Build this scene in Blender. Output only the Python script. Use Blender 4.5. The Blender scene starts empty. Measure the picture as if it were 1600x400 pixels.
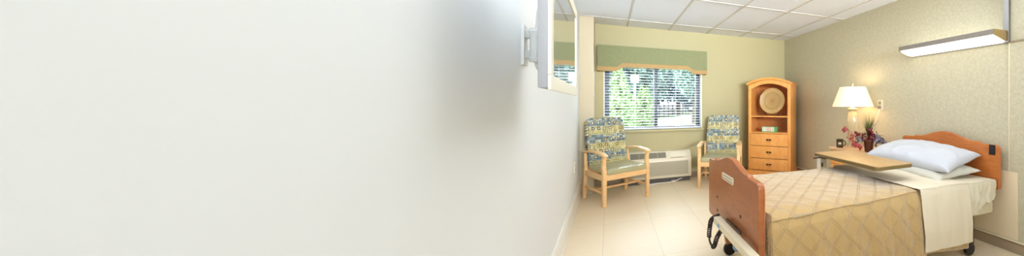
import bpy, bmesh, math, random
from mathutils import Vector, Matrix, noise
random.seed(7)
PI = math.pi
S = bpy.context.scene
COL = S.collection

def rgb(r, g, b):
    f = lambda v: ((v/255)/12.92 if v/255 <= .04045 else (((v/255)+.055)/1.055)**2.4)
    return (f(r), f(g), f(b), 1)

# ---------------------------------------------------------------- camera, world, lights, exposure
EYE = 1.21
F_PX, CX, CY = 496.3, 1170.0, 161.0
YAW = 0.41386
cd = bpy.data.cameras.new('camera')
cam = bpy.data.objects.new('camera', cd); COL.objects.link(cam)
cam.location = (0, 0, EYE); cam.rotation_euler = (PI/2, 0, -YAW)
cd.sensor_fit = 'HORIZONTAL'; cd.sensor_width = 36; cd.lens = 36*F_PX/1600
cd.shift_x = -(CX-800)/1600; cd.shift_y = -(200-CY)/1600
cd.clip_start = .02; cd.clip_end = 200
S.camera = cam

w = bpy.data.worlds.new('sky'); S.world = w; w.use_nodes = True
bg = w.node_tree.nodes['Background']
bg.inputs[0].default_value = (.80, .91, 1.0, 1); bg.inputs[1].default_value = 2.6

def area(name, loc, rot, sx, sy, watts, color):
    l = bpy.data.lights.new(name, 'AREA'); l.shape = 'RECTANGLE'; l.size = sx; l.size_y = sy
    l.energy = watts; l.color = color
    o = bpy.data.objects.new(name, l); COL.objects.link(o); o.location = loc; o.rotation_euler = rot
    return o
area('ceiling_fill', (1.25, 1.8, 2.33), (0, 0, 0), 2.2, 1.8, 19, (.86, .92, 1))  # unseen fill lamp, added to brighten the bed and the room from above
area('ceiling_fill_rear', (1.3, -1.0, 2.33), (0, 0, 0), 2.6, 2.4, 7, (.84, .92, 1))  # second added fill, out of view, for the near left wall
rl = area('rear_fill', (1.35, -2.3, 1.85), (PI/2+.07, 0, 0), 2.6, .8, 31, (.88, .94, 1))  # unseen softbox added behind the camera to lift the far end
rl.data.spread = math.radians(50)
area('sky_fill', (.7, 7.6, 3.6), (math.radians(-48), 0, 0), 3.5, 2.5, 800, (.72, .86, 1))  # area lamp added out of view above the window to strengthen the daylight
SUN = bpy.data.lights.new('sun', 'SUN'); SUN.energy = 3.6; SUN.angle = .02
so = bpy.data.objects.new('sun', SUN); COL.objects.link(so); so.rotation_euler = (math.radians(48), 0, math.radians(-68))

vs = S.view_settings
S.display_settings.display_device = 'sRGB'
vs.view_transform = 'Standard'; vs.look = 'None'; vs.gamma = 1; vs.use_curve_mapping = False
vs.exposure = 0.83
S.cycles.max_bounces = 10; S.cycles.diffuse_bounces = 6; S.cycles.use_denoising = True

# ---------------------------------------------------------------- materials
class NT:
    def __init__(s, name):
        s.m = bpy.data.materials.new(name); s.m.use_nodes = True
        s.t = s.m.node_tree; s.b = s.t.nodes['Principled BSDF']
    def n(s, kind, **kw):
        o = s.t.nodes.new(kind)
        for k, v in kw.items(): setattr(o, k, v)
        return o
    def l(s, a, b): s.t.links.new(a, b)
    def m2(s, op, a, b=None, c=None):
        o = s.n('ShaderNodeMath', operation=op)
        for i, v in enumerate((a, b, c)):
            if v is None: continue
            if isinstance(v, (int, float)): o.inputs[i].default_value = v
            else: s.l(v, o.inputs[i])
        return o.outputs[0]
    def mix(s, fac, a, b):
        o = s.n('ShaderNodeMix', data_type='RGBA')
        for i, v in ((0, fac), (6, a), (7, b)):
            if isinstance(v, (int, float)): o.inputs[i].default_value = v
            elif isinstance(v, tuple): o.inputs[i].default_value = v
            else: s.l(v, o.inputs[i])
        return o.outputs[2]
    def obj(s, scale=(1, 1, 1), rot=(0, 0, 0)):
        c = s.n('ShaderNodeTexCoord'); mp = s.n('ShaderNodeMapping')
        s.l(c.outputs['Object'], mp.inputs[0]); mp.inputs['Scale'].default_value = scale; mp.inputs['Rotation'].default_value = rot
        return mp.outputs[0]
    def noise(s, vec, scale, detail=3, rough=.5):
        o = s.n('ShaderNodeTexNoise'); s.l(vec, o.inputs['Vector'])
        o.inputs['Scale'].default_value = scale; o.inputs['Detail'].default_value = detail; o.inputs['Roughness'].default_value = rough
        return o.outputs['Fac']
    def bump(s, h, strength=.3, dist=.002):
        o = s.n('ShaderNodeBump'); o.inputs['Strength'].default_value = strength; o.inputs['Distance'].default_value = dist
        s.l(h, o.inputs['Height']); s.l(o.outputs[0], s.b.inputs['Normal'])
    def base(s, v):
        if isinstance(v, tuple): s.b.inputs['Base Color'].default_value = v
        else: s.l(v, s.b.inputs['Base Color'])
    def done(s, rough=.5, metal=0, spec=None, coat=None):
        s.b.inputs['Roughness'].default_value = rough; s.b.inputs['Metallic'].default_value = metal
        if spec is not None: s.b.inputs['Specular IOR Level'].default_value = spec
        if coat is not None: s.b.inputs['Coat Weight'].default_value = coat; s.b.inputs['Coat Roughness'].default_value = .15
        return s.m

def plain(name, c, rough=.5, metal=0, var=.06, scale=40, spec=None, coat=None):
    t = NT(name); f = t.noise(t.obj(), scale)
    c2 = tuple(v*(1-var) for v in c[:3])+(1,)
    t.base(t.mix(f, c2, tuple(min(1, v*(1+var*.5)) for v in c[:3])+(1,)))
    return t.done(rough, metal, spec, coat)
def wood(name, c1, c2, scale=(3, 3, 28), rough=.38, coat=.2, k=1.0):
    t = NT(name); v = t.obj(scale)
    f = t.noise(v, 2.2*k, 5, .62); g = t.noise(v, 9*k, 2)
    r = t.n('ShaderNodeValToRGB'); r.color_ramp.elements[0].position = .36; r.color_ramp.elements[1].position = .66
    r.color_ramp.elements[0].color = c1; r.color_ramp.elements[1].color = c2
    t.l(t.m2('ADD', t.m2('MULTIPLY', f, .75), t.m2('MULTIPLY', g, .25)), r.inputs[0])
    t.base(r.outputs[0]); t.bump(f, .08, .001)
    return t.done(rough, 0, None, coat)
def glow(name, c, e, base=(.9, .9, .9, 1)):
    t = NT(name); t.base(base); t.b.inputs['Emission Color'].default_value = c; t.b.inputs['Emission Strength'].default_value = e
    return t.done(.4)

M = {}
M['wall_white'] = plain('wall_white_paint', rgb(232, 236, 238), .6, var=.01, scale=4)
M['wall_beige'] = plain('wall_beige_paint', rgb(176, 166, 122), .55, var=.02, scale=5)
M['column'] = plain('column_paint', rgb(204, 190, 160), .55, var=.02, scale=5)
M['trim_white'] = plain('trim_white_paint', rgb(236, 234, 226), .35, var=.02)
M['wall_panel'] = plain('wall_guard_plastic', rgb(236, 218, 184), .4, var=.02)
M['base_tan'] = plain('base_board_tan', rgb(166, 146, 120), .4, var=.05)
M['cream'] = plain('cream_enamel', rgb(226, 214, 184), .35, var=.03)
M['white_plastic'] = plain('white_plastic', rgb(232, 228, 216), .35, var=.02)
M['ptac'] = plain('almond_plastic', rgb(226, 217, 194), .4, var=.02)
M['ptac_grille'] = plain('grille_plastic', rgb(184, 176, 152), .45, var=.03)
M['ptac_dark'] = plain('vent_dark_grey', rgb(96, 92, 88), .5, var=.05)
M['black'] = plain('black_plastic', rgb(18, 16, 16), .4, var=.1)
M['dark_cord'] = plain('dark_cord_rubber', rgb(44, 26, 24), .35, var=.1)
M['bronze'] = plain('window_bronze', rgb(40, 48, 62), .4, var=.05)
M['metal'] = plain('brushed_metal', rgb(150, 148, 146), .35, 1, var=.04)
M['fixture_grey'] = plain('fixture_grey_enamel', rgb(142, 134, 126), .4, .3, var=.04)
M['brass'] = plain('fixture_end_brass', rgb(150, 124, 76), .4, .4, var=.04)
M['handle'] = plain('antique_brass', rgb(96, 74, 40), .35, .8, var=.1)
M['tv_side'] = plain('silver_grey_plastic', rgb(158, 158, 160), .5, var=.02)
M['tv_bezel'] = plain('white_bezel_plastic', rgb(232, 226, 208), .4, var=.01)
M['mount'] = plain('pale_grey_mount_metal', rgb(206, 208, 206), .45, var=.02)
M['maple'] = wood('maple_wood', rgb(230, 182, 124), rgb(244, 204, 148))
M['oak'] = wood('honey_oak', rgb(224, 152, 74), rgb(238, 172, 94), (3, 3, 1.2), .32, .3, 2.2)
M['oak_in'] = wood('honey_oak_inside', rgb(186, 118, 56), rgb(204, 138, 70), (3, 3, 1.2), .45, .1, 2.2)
M['cherry'] = wood('cherry_board', rgb(152, 84, 40), rgb(168, 100, 54), (4, 1, 5), .34, .18, 2.2)
M['head'] = wood('headboard_wood', rgb(176, 96, 38), rgb(200, 120, 54), (4, 1, 5), .36, .2, 2.2)
M['cherry_edge'] = wood('board_edge_wood', rgb(170, 96, 44), rgb(190, 118, 60), (4, 4, 4), .3, .4)
M['stand'] = wood('nightstand_wood', rgb(214, 160, 112), rgb(228, 178, 132), (3, 14, 3), .35, .2)
M['stand_top'] = wood('nightstand_top_wood', rgb(216, 172, 130), rgb(230, 190, 148), (14, 3, 3), .35, .2)
M['table_top'] = wood('table_laminate', rgb(180, 144, 94), rgb(194, 158, 108), (14, 2, 3), .45, .1)
M['table_edge'] = plain('table_edge_band', rgb(110, 90, 48), .4)
M['vinyl'] = plain('olive_vinyl', rgb(176, 170, 132), .28, var=.05, scale=12, coat=.3)
M['pillow'] = None
M['ceramic'] = plain('cream_ceramic', rgb(196, 182, 144), .12, var=.05, coat=.6)
M['mug'] = plain('mug_dark_glaze', rgb(66, 52, 26), .2, var=.1, coat=.4)
M['mug_in'] = plain('mug_label_white', rgb(206, 196, 176), .4)
M['pot'] = plain('pot_burgundy', rgb(84, 30, 16), .3, var=.1, coat=.3)
M['grass'] = plain('grass_green', rgb(92, 100, 44), .6, var=.3, scale=60)
M['flower_red'] = plain('petal_red', rgb(112, 18, 30), .6, var=.3, scale=60)
M['flower_pink'] = plain('petal_pink', rgb(176, 60, 66), .6, var=.3, scale=60)
M['leaf_grey'] = plain('leaf_greyish_purple', rgb(120, 108, 122), .6, var=.3, scale=60)
M['box_green'] = plain('carton_green', rgb(98, 160, 92), .5)
M['box_white'] = plain('carton_white', rgb(226, 232, 218), .5)
M['box_peach'] = plain('carton_peach', rgb(224, 190, 170), .5)
M['valance_trim'] = plain('valance_tan_band', rgb(176, 144, 92), .7, var=.06, scale=60)
M['slat'] = plain('blind_white', rgb(238, 240, 244), .45, var=.01)
M['mattress'] = plain('mattress_blue_grey', rgb(170, 178, 186), .6)
M['blue'] = plain('blue_pedal_plastic', rgb(120, 160, 200), .4)
M['plastic_label'] = plain('plate_cream', rgb(226, 214, 190), .4)
M['asphalt'] = plain('road_pale', rgb(206, 208, 214), .8, var=.04, scale=2)
M['lawn'] = plain('lawn_green', rgb(132, 152, 108), .9, var=.2, scale=6)
M['fence_dark'] = plain('fence_dark', rgb(84, 78, 88), .7)
M['bark'] = plain('bark', rgb(90, 80, 70), .9, var=.3)
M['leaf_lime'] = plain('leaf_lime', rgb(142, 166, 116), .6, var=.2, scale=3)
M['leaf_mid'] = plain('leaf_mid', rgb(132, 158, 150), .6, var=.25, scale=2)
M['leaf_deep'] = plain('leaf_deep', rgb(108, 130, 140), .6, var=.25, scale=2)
M['post_white'] = plain('lamp_post_white', rgb(230, 232, 236), .5)
M['lens'] = glow('fixture_lens', (1, .97, .92, 1), 1.15)
M['uplens'] = glow('fixture_uplight', (1, .95, .87, 1), .8)

def m_glass(name):
    t = NT(name); t.base((1, 1, 1, 1)); t.b.inputs['Transmission Weight'].default_value = 1; t.b.inputs['IOR'].default_value = 1.02
    return t.done(0, 0, .3)
M['glass'] = m_glass('window_glass')

def m_shade():
    t = NT('lamp_shade_linen'); f = t.noise(t.obj((1, 1, 1)), 30)
    c = t.mix(f, rgb(238, 214, 172), rgb(244, 224, 186)); t.base(c)
    t.b.inputs['Emission Color'].default_value = (1, .80, .50, 1); t.b.inputs['Emission Strength'].default_value = .26
    return t.done(.8)
M['shade'] = m_shade()

def m_screen():
    t = NT('tv_screen_glass'); t.base(rgb(140, 144, 148))
    t.b.inputs['Coat Weight'].default_value = 1; t.b.inputs['Coat Roughness'].default_value = .0
    t.b.inputs['Coat IOR'].default_value = 1.9
    return t.done(.12, .6)
M['screen'] = m_screen()

def m_wallpaper():
    t = NT('textured_wallpaper')
    a = t.noise(t.obj((1, 1, 1)), 1.6, 3, .6)
    b = t.noise(t.obj((1, 60, 14)), 3, 4, .7)
    c = t.noise(t.obj((1, 14, 60)), 3, 4, .7)
    bl = t.noise(t.obj((1, 1, 1)), 42, 4, .7)
    fine = t.m2('ADD', t.m2('MULTIPLY', t.m2('ADD', b, c), .28), t.m2('MULTIPLY', bl, .5))
    r = t.n('ShaderNodeValToRGB'); r.color_ramp.elements[0].position = .36; r.color_ramp.elements[1].position = .66
    r.color_ramp.elements[0].color = rgb(178, 169, 138); r.color_ramp.elements[1].color = rgb(212, 205, 176)
    t.l(fine, r.inputs[0])
    t.base(t.mix(t.m2('MULTIPLY', a, .45), r.outputs[0], rgb(184, 180, 160)))
    t.bump(bl, .15, .002)
    return t.done(.42)
M['paper'] = m_wallpaper()

def m_ceiling():
    t = NT('ceiling_tile'); n = t.noise(t.obj(), 160, 3, .7); t.base(t.mix(n, rgb(232, 238, 250), rgb(240, 246, 255)))
    t.bump(n, .2, .002); return t.done(.9)
M['ceil'] = m_ceiling()
M['tbar'] = plain('ceiling_grid_white', rgb(206, 202, 196), .5, var=.01)

def m_floor():
    t = NT('floor_tile_cream')
    c = t.n('ShaderNodeTexCoord'); sp = t.n('ShaderNodeSeparateXYZ'); t.l(c.outputs['Object'], sp.inputs[0])
    x = t.m2('DIVIDE', t.m2('ADD', sp.outputs[0], 8.6), .45); y = t.m2('DIVIDE', t.m2('ADD', sp.outputs[1], 10-.88), .9)
    def seam(v, wd):
        f = t.m2('FRACT', v); return t.m2('LESS_THAN', t.m2('MINIMUM', f, t.m2('SUBTRACT', 1, f)), wd)
    s = t.m2('MAXIMUM', seam(x, .005), seam(y, .0025))
    cb = t.n('ShaderNodeCombineXYZ'); t.l(t.m2('FLOOR', x), cb.inputs[0]); t.l(t.m2('FLOOR', y), cb.inputs[1])
    wn = t.n('ShaderNodeTexWhiteNoise'); t.l(cb.outputs[0], wn.inputs[0])
    n = t.noise(t.obj((2, 16, 1)), 3, 5, .6)
    tile = t.mix(t.m2('ADD', t.m2('MULTIPLY', wn.outputs[0], .4), t.m2('MULTIPLY', n, .6)), rgb(234, 213, 180), rgb(246, 229, 200))
    t.base(t.mix(t.m2('MULTIPLY', s, .45), tile, rgb(180, 160, 132)))
    return t.done(.42, 0, .35)
M['floor'] = m_floor()

def m_valance():
    t = NT('valance_green_fabric'); a = t.noise(t.obj((1, 1, 1)), 24, 4, .7); b = t.noise(t.obj((60, 1, 200)), 3, 2)
    t.base(t.mix(t.m2('ADD', t.m2('MULTIPLY', a, .6), t.m2('MULTIPLY', b, .4)), rgb(116, 122, 84), rgb(150, 152, 110)))
    return t.done(.8)
M['valance'] = m_valance()

def m_pattern():
    """upholstery of nested squares in olive and blue bands"""
    t = NT('squares_upholstery')
    c = t.n('ShaderNodeTexCoord'); sp = t.n('ShaderNodeSeparateXYZ'); t.l(c.outputs['Object'], sp.inputs[0])
    X = t.m2('ADD', sp.outputs[0], 5.0); Z = t.m2('ADD', sp.outputs[2], 5.0)
    def layer(cell, ox, oz, seed):
        u = t.m2('DIVIDE', t.m2('ADD', X, ox), cell); v = t.m2('DIVIDE', t.m2('ADD', Z, oz), cell)
        cb = t.n('ShaderNodeCombineXYZ'); t.l(t.m2('FLOOR', u), cb.inputs[0]); t.l(t.m2('FLOOR', v), cb.inputs[1]); cb.inputs[2].default_value = seed
        wn = t.n('ShaderNodeTexWhiteNoise'); t.l(cb.outputs[0], wn.inputs[0])
        fu = t.m2('ABSOLUTE', t.m2('SUBTRACT', t.m2('FRACT', u), .5)); fv = t.m2('ABSOLUTE', t.m2('SUBTRACT', t.m2('FRACT', v), .5))
        return t.m2('MAXIMUM', fu, fv), wn.outputs[0], wn.outputs[1]
    band = t.m2('GREATER_THAN', t.m2('FRACT', t.m2('DIVIDE', t.m2('ADD', Z, .105), .22)), .5)
    olive = rgb(190, 180, 128); blue = rgb(152, 164, 160)
    base = t.mix(band, olive, blue)
    d1, r1, c1 = layer(.037, .01, .0, 1.0)
    def ramp(fac, cols):
        r = t.n('ShaderNodeValToRGB'); r.color_ramp.interpolation = 'CONSTANT'; e = r.color_ramp.elements
        e[0].position = 0; e[0].color = cols[0]; e[1].position = 1/len(cols); e[1].color = cols[1]
        for i in range(2, len(cols)):
            k = e.new(i/len(cols)); k.color = cols[i]
        t.l(fac, r.inputs[0]); return r.outputs[0]
    pal_o = ramp(r1, [rgb(198, 188, 132), rgb(182, 172, 116), rgb(206, 198, 152), rgb(190, 178, 122), rgb(172, 168, 128)])
    pal_b = ramp(r1, [rgb(112, 130, 136), rgb(192, 194, 178), rgb(140, 152, 150), rgb(96, 114, 122), rgb(180, 172, 126)])
    cellc = t.mix(band, pal_o, pal_b)
    out = t.mix(t.m2('LESS_THAN', d1, .46), base, cellc)
    d2, r2, c2 = layer(.074, .02, .037, 2.0)
    ring = t.m2('MULTIPLY', t.m2('LESS_THAN', d2, .27), t.m2('GREATER_THAN', d2, .15))
    out = t.mix(t.m2('MULTIPLY', ring, t.m2('GREATER_THAN', r2, .35)), out, ramp(r2, [rgb(100, 70, 40), rgb(116, 78, 42), rgb(88, 74, 52), rgb(80, 92, 98)]))
    ins = t.m2('LESS_THAN', d2, .15)
    out = t.mix(t.m2('MULTIPLY', ins, t.m2('GREATER_THAN', r2, .35)), out, ramp(r2, [rgb(220, 206, 150), rgb(206, 190, 120), rgb(176, 184, 180), rgb(226, 214, 176)]))
    d3, r3, c3 = layer(.0247, .013, .009, 3.0)
    out = t.mix(t.m2('MULTIPLY', t.m2('LESS_THAN', d3, .23), t.m2('GREATER_THAN', r3, .52)), out, ramp(r3, [rgb(112, 84, 54), rgb(84, 88, 84), rgb(116, 86, 54), rgb(88, 94, 98)]))
    t.base(out); return t.done(.75)
M['pattern'] = m_pattern()

def m_quilt():
    t = NT('quilted_tan_bedspread')
    uv = t.n('ShaderNodeUVMap'); uv.uv_map = 'uv'; sp = t.n('ShaderNodeSeparateXYZ'); t.l(uv.outputs[0], sp.inputs[0])
    u, v = sp.outputs[0], sp.outputs[1]
    def lines(e):
        f = t.m2('FRACT', t.m2('DIVIDE', e, .155)); a = t.m2('ABSOLUTE', t.m2('SUBTRACT', f, .5))
        g = t.m2('ABSOLUTE', t.m2('SUBTRACT', a, .055))        # double stitched line
        return t.m2('SUBTRACT', 1, t.m2('SMOOTH_MIN', t.m2('DIVIDE', g, .035), 1, .3))
    h = t.m2('MAXIMUM', lines(t.m2('ADD', t.m2('ADD', u, v), 9)), lines(t.m2('ADD', t.m2('SUBTRACT', u, v), 9)))
    mp = t.n('ShaderNodeMapping'); t.l(uv.outputs[0], mp.inputs[0]); mp.inputs['Scale'].default_value = (1, 1, 1)
    n = t.noise(mp.outputs[0], 60, 3, .5)
    hh = t.m2('SUBTRACT', t.m2('MULTIPLY', n, .22), t.m2('MULTIPLY', h, .8))
    t.bump(hh, .75, .005)
    t.base(t.mix(t.m2('ADD', t.m2('MULTIPLY', h, .08), t.m2('MULTIPLY', n, .4)), rgb(190, 156, 98), rgb(168, 134, 78)))
    t.b.inputs['Sheen Weight'].default_value = .6
    return t.done(.7)
M['quilt'] = m_quilt()

def m_cloth(name, c, sc=14, st=.35):
    t = NT(name); n = t.noise(t.obj((1, 1, .4)), sc, 4, .55); t.base(c); t.bump(n, st, .012); return t.done(.75)
M['pillow'] = m_cloth('pillowcase_cool_white', rgb(194, 196, 202), 7, .6)
M['pillow2'] = m_cloth('pillowcase_white', rgb(204, 200, 186), 7, .6)
M['sheet'] = m_cloth('sheet_ivory', rgb(226, 214, 190), 9, .25)
M['fitted'] = m_cloth('fitted_sheet_ivory', rgb(222, 212, 188), 9, .3)

# ---------------------------------------------------------------- mesh helpers
class MB:
    """collects shapes and links them as one mesh object"""
    def __init__(s): s.bm = bmesh.new()
    def _add(s, b, mtx=None):
        if mtx is not None: b.transform(mtx)
        me = bpy.data.meshes.new('tmp'); b.to_mesh(me); b.free(); s.bm.from_mesh(me); bpy.data.meshes.remove(me); return s
    def box(s, x0, x1, y0, y1, z0, z1, bev=0, seg=2, mtx=None):
        b = bmesh.new(); bmesh.ops.create_cube(b, size=1)
        for v in b.verts: v.co = ((x0+x1)/2+v.co.x*(x1-x0), (y0+y1)/2+v.co.y*(y1-y0), (z0+z1)/2+v.co.z*(z1-z0))
        if bev: bmesh.ops.bevel(b, geom=b.edges[:], offset=bev, segments=seg, affect='EDGES', profile=.7)
        return s._add(b, mtx)
    def prism(s, pts, axis, a, c, bev=0, mtx=None, seg=2):
        """outline pts extruded along axis from a to c; axis x: pts=(y,z); y: pts=(x,z); z: pts=(x,y)"""
        b = bmesh.new()
        def P(p, t): return {'x': (t, p[0], p[1]), 'y': (p[0], t, p[1]), 'z': (p[0], p[1], t)}[axis]
        A = [b.verts.new(P(p, a)) for p in pts]; C = [b.verts.new(P(p, c)) for p in pts]
        fa = b.faces.new(A); fc = b.faces.new(C[::-1]); n = len(pts)
        for i in range(n): b.faces.new((A[i], C[i], C[(i+1) % n], A[(i+1) % n]))
        bmesh.ops.recalc_face_normals(b, faces=b.faces[:])
        if bev:
            es = [e for f in (fa, fc) for e in f.edges]
            bmesh.ops.bevel(b, geom=list(set(es)), offset=bev, segments=seg, affect='EDGES', profile=.6)
        bmesh.ops.triangulate(b, faces=[f for f in b.faces if len(f.verts) > 4])
        return s._add(b, mtx)
    def lathe(s, prof, n=32, mtx=None):
        b = bmesh.new(); rings = []
        for r, z in prof:
            if r < 1e-6: rings.append([b.verts.new((0, 0, z))])
            else: rings.append([b.verts.new((r*math.cos(2*PI*i/n), r*math.sin(2*PI*i/n), z)) for i in range(n)])
        for p, q in zip(rings, rings[1:]):
            for i in range(n):
                j = (i+1) % n
                if len(p) == 1 and len(q) == 1: continue
                if len(p) == 1: b.faces.new((p[0], q[i], q[j]))
                elif len(q) == 1: b.faces.new((p[i], q[0], p[j]))
                else: b.faces.new((p[i], q[i], q[j], p[j]))
        bmesh.ops.recalc_face_normals(b, faces=b.faces[:])
        return s._add(b, mtx)
    def tube(s, pts, r, n=8, mtx=None):
        pts = [Vector(p) for p in pts]; b = bmesh.new(); rings = []
        up = Vector((0, 0, 1)); prev = None
        for i, p in enumerate(pts):
            d = (pts[min(i+1, len(pts)-1)]-pts[max(i-1, 0)]).normalized()
            if prev is None:
                a = d.cross(up); a = d.cross(Vector((1, 0, 0))) if a.length < .1 else a
            else: a = prev-d*prev.dot(d)
            a.normalize(); prev = a; c = d.cross(a)
            rr = r[i] if isinstance(r, (list, tuple)) else r
            rings.append([b.verts.new(p+a*rr*math.cos(2*PI*k/n)+c*rr*math.sin(2*PI*k/n)) for k in range(n)])
        for p, q in zip(rings, rings[1:]):
            for k in range(n): b.faces.new((p[k], q[k], q[(k+1) % n], p[(k+1) % n]))
        b.faces.new(rings[0][::-1]); b.faces.new(rings[-1])
        bmesh.ops.recalc_face_normals(b, faces=b.faces[:])
        return s._add(b, mtx)
    def bar(s, pts, sizes, side=(1, 0, 0), bev=.005, mtx=None):
        """rectangular section (w along side, h across) swept along pts"""
        pts = [Vector(p) for p in pts]; b = bmesh.new(); sd = Vector(side).normalized(); rings = []
        for i, p in enumerate(pts):
            d = (pts[min(i+1, len(pts)-1)]-pts[max(i-1, 0)]).normalized()
            a = (sd-d*sd.dot(d)).normalized(); c = d.cross(a)
            w_, h_ = sizes[i] if isinstance(sizes, list) else sizes
            rings.append([b.verts.new(p+a*w_/2*x+c*h_/2*y) for x, y in ((-1, -1), (1, -1), (1, 1), (-1, 1))])
        for p, q in zip(rings, rings[1:]):
            for k in range(4): b.faces.new((p[k], q[k], q[(k+1) % 4], p[(k+1) % 4]))
        b.faces.new(rings[0][::-1]); b.faces.new(rings[-1])
        bmesh.ops.recalc_face_normals(b, faces=b.faces[:])
        if bev: bmesh.ops.bevel(b, geom=b.edges[:], offset=bev, segments=2, affect='EDGES', profile=.6, clamp_overlap=True)
        return s._add(b, mtx)
    def build(s, name, mat, parent=None, smooth=True, loc=None):
        me = bpy.data.meshes.new(name); s.bm.to_mesh(me); s.bm.free()
        me.materials.append(mat)
        o = bpy.data.objects.new(name, me); COL.objects.link(o)
        if parent: o.parent = parent
        if loc: o.location = loc
        if smooth: shade(o)
        return o
def shade(o, ang=40):
    me = o.data
    for p in me.polygons: p.use_smooth = True
    try: me.set_sharp_from_angle(angle=math.radians(ang))
    except Exception: pass
def thing(name, label, cat, loc=(0, 0, 0), rz=0, group=None):
    o = bpy.data.objects.new(name, None); COL.objects.link(o); o.location = loc; o.rotation_euler = (0, 0, rz)
    o.empty_display_size = .1; o['label'] = label; o['category'] = cat
    if group: o['group'] = group
    return o
def tag(o, label, cat, group=None, kind=None):
    o['label'] = label; o['category'] = cat
    if group: o['group'] = group
    if kind: o['kind'] = kind
    return o
def struct(o): o['kind'] = 'structure'; return o
def T(x=0, y=0, z=0, rx=0, ry=0, rz=0):
    return Matrix.Translation((x, y, z)) @ Matrix.Rotation(rz, 4, 'Z') @ Matrix.Rotation(ry, 4, 'Y') @ Matrix.Rotation(rx, 4, 'X')
def smooth_path(p, n=6):
    out = []; P_ = [Vector(q) for q in p]
    for i in range(len(P_)-1):
        a, b_, c, d = P_[max(i-1, 0)], P_[i], P_[i+1], P_[min(i+2, len(P_)-1)]
        for j in range(n):
            t = j/n; out.append(.5*((2*b_)+(c-a)*t+(2*a-5*b_+4*c-d)*t*t+(3*b_-a-3*c+d)*t**3))
    out.append(P_[-1]); return out
def arc(cx, cz, r, a0, a1, n=8, ry=None):
    return [(cx+r*math.cos(a0+(a1-a0)*i/n), cz+(ry or r)*math.sin(a0+(a1-a0)*i/n)) for i in range(n+1)]
def grid_mesh(name, nu, nv, fn, mat, uvfn=None, thick=0, parent=None, sub=0):
    vs_, fs, uvs = [], [], []
    for i in range(nu+1):
        for j in range(nv+1): vs_.append(fn(i/nu, j/nv))
    for i in range(nu):
        for j in range(nv):
            a = i*(nv+1)+j; fs.append((a, a+nv+1, a+nv+2, a+1))
    me = bpy.data.meshes.new(name); me.from_pydata(vs_, [], fs)
    if uvfn:
        ul = me.uv_layers.new(name='uv')
        for l in me.loops:
            i, j = divmod(l.vertex_index, nv+1); ul.data[l.index].uv = uvfn(i/nu, j/nv)
    me.materials.append(mat)
    for p in me.polygons: p.use_smooth = True
    o = bpy.data.objects.new(name, me); COL.objects.link(o)
    if parent: o.parent = parent
    if thick:
        md = o.modifiers.new('thickness', 'SOLIDIFY'); md.thickness = thick; md.offset = -1
    return o

# ---------------------------------------------------------------- room shell
XL, XR, YB, YF, ZC = -.36, 2.97, 5.12, -2.5, 2.365
struct(MB().box(XL-.12, XR+.12, YF, YB+.2, -.1, 0).build('floor', M['floor'], smooth=False))
struct(MB().box(XL-.12, XR+.12, YF, YB+.2, ZC, ZC+.08).build('ceiling', M['ceil'], smooth=False))
struct(MB().box(XL-.12, XL, YF, YB+.2, 0, ZC).build('wall_left', M['wall_white'], smooth=False))
struct(MB().box(XR, XR+.12, YF, YB+.2, 0, ZC).build('wall_right', M['paper'], smooth=False))
struct(MB().box(XL-.12, XR+.12, YF-.12, YF, 0, ZC).build('wall_rear', M['wall_white'], smooth=False))
WX0, WX1, WZ0, WZ1 = -.075, 1.40, .80, 1.80
bw = MB()
bw.box(XL, WX0, YB, YB+.2, 0, ZC); bw.box(WX1, XR, YB, YB+.2, 0, ZC)
bw.box(WX0, WX1, YB, YB+.2, 0, WZ0); bw.box(WX0, WX1, YB, YB+.2, WZ1, ZC)
struct(bw.build('wall_back', M['wall_beige'], smooth=False))
struct(MB().box(XL, -.19, 4.72, YB, 0, ZC).build('wall_column', M['column'], smooth=False))
# ceiling grid
k = 1
for x in (.25, .86, 1.47, 2.075, 2.68):
    struct(MB().box(x-.012, x+.012, YF, YB, ZC-.006, ZC+.001).build('trim_%d' % k, M['tbar'], smooth=False)); k += 1
for y in (4.70, 3.48, 2.26, 1.04, -.18):
    struct(MB().box(XL, XR, y-.012, y+.012, ZC-.0055, ZC+.001).build('trim_%d' % k, M['tbar'], smooth=False)); k += 1
# baseboards
def base_profile(h, t): return [(0, 0), (t*1.6, 0), (t*1.5, h*.12), (t, h*.2), (t, h*.86), (t*.5, h), (0, h)]
struct(MB().prism([(XL+p[0], p[1]) for p in base_profile(.17, .018)], 'y', YF, 4.72).build('baseboard_left', M['trim_white'], smooth=False))
b = MB().prism([(XR-p[0], p[1]) for p in base_profile(.10, .012)], 'y', YF, YB)
struct(b.build('baseboard_right', M['base_tan'], smooth=False))
struct(MB().box(XR-.022, XR, YF, YB, .102, .114, .003).build('trim_%d' % k, M['cream'], smooth=False)); k += 1
struct(MB().box(XR-.034, XR-.02, YF, YB, 0, .016, .003).build('trim_%d' % k, M['cream'], smooth=False)); k += 1
struct(MB().prism([(YB-p[0], p[1]) for p in base_profile(.10, .010)], 'x', -.19, XR-.02).build('baseboard_back', M['base_tan'], smooth=False))
# raceway on the right wall and the wall guard panel
struct(MB().box(XR-.03, XR, 1.498, 1.537, 1.70, ZC, .003).build('trim_%d' % k, M['metal'], smooth=False)); k += 1
struct(MB().box(XR-.004, XR, 1.507, 1.513, .66, 1.70).build('trim_%d' % k, M['cream'], smooth=False)); k += 1
struct(MB().box(XR-.012, XR, YF, 1.498, 1.70, 1.712, .002).build('trim_%d' % k, M['base_tan'], smooth=False)); k += 1
tag(MB().box(XR-.008, XR, 1.447, 2.46, .116, .655, .002).build('wall_guard_panel', M['wall_panel'], smooth=False),
    'smooth beige protective sheet fixed on the wallpapered wall behind the bed head', 'wall panel')

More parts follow.
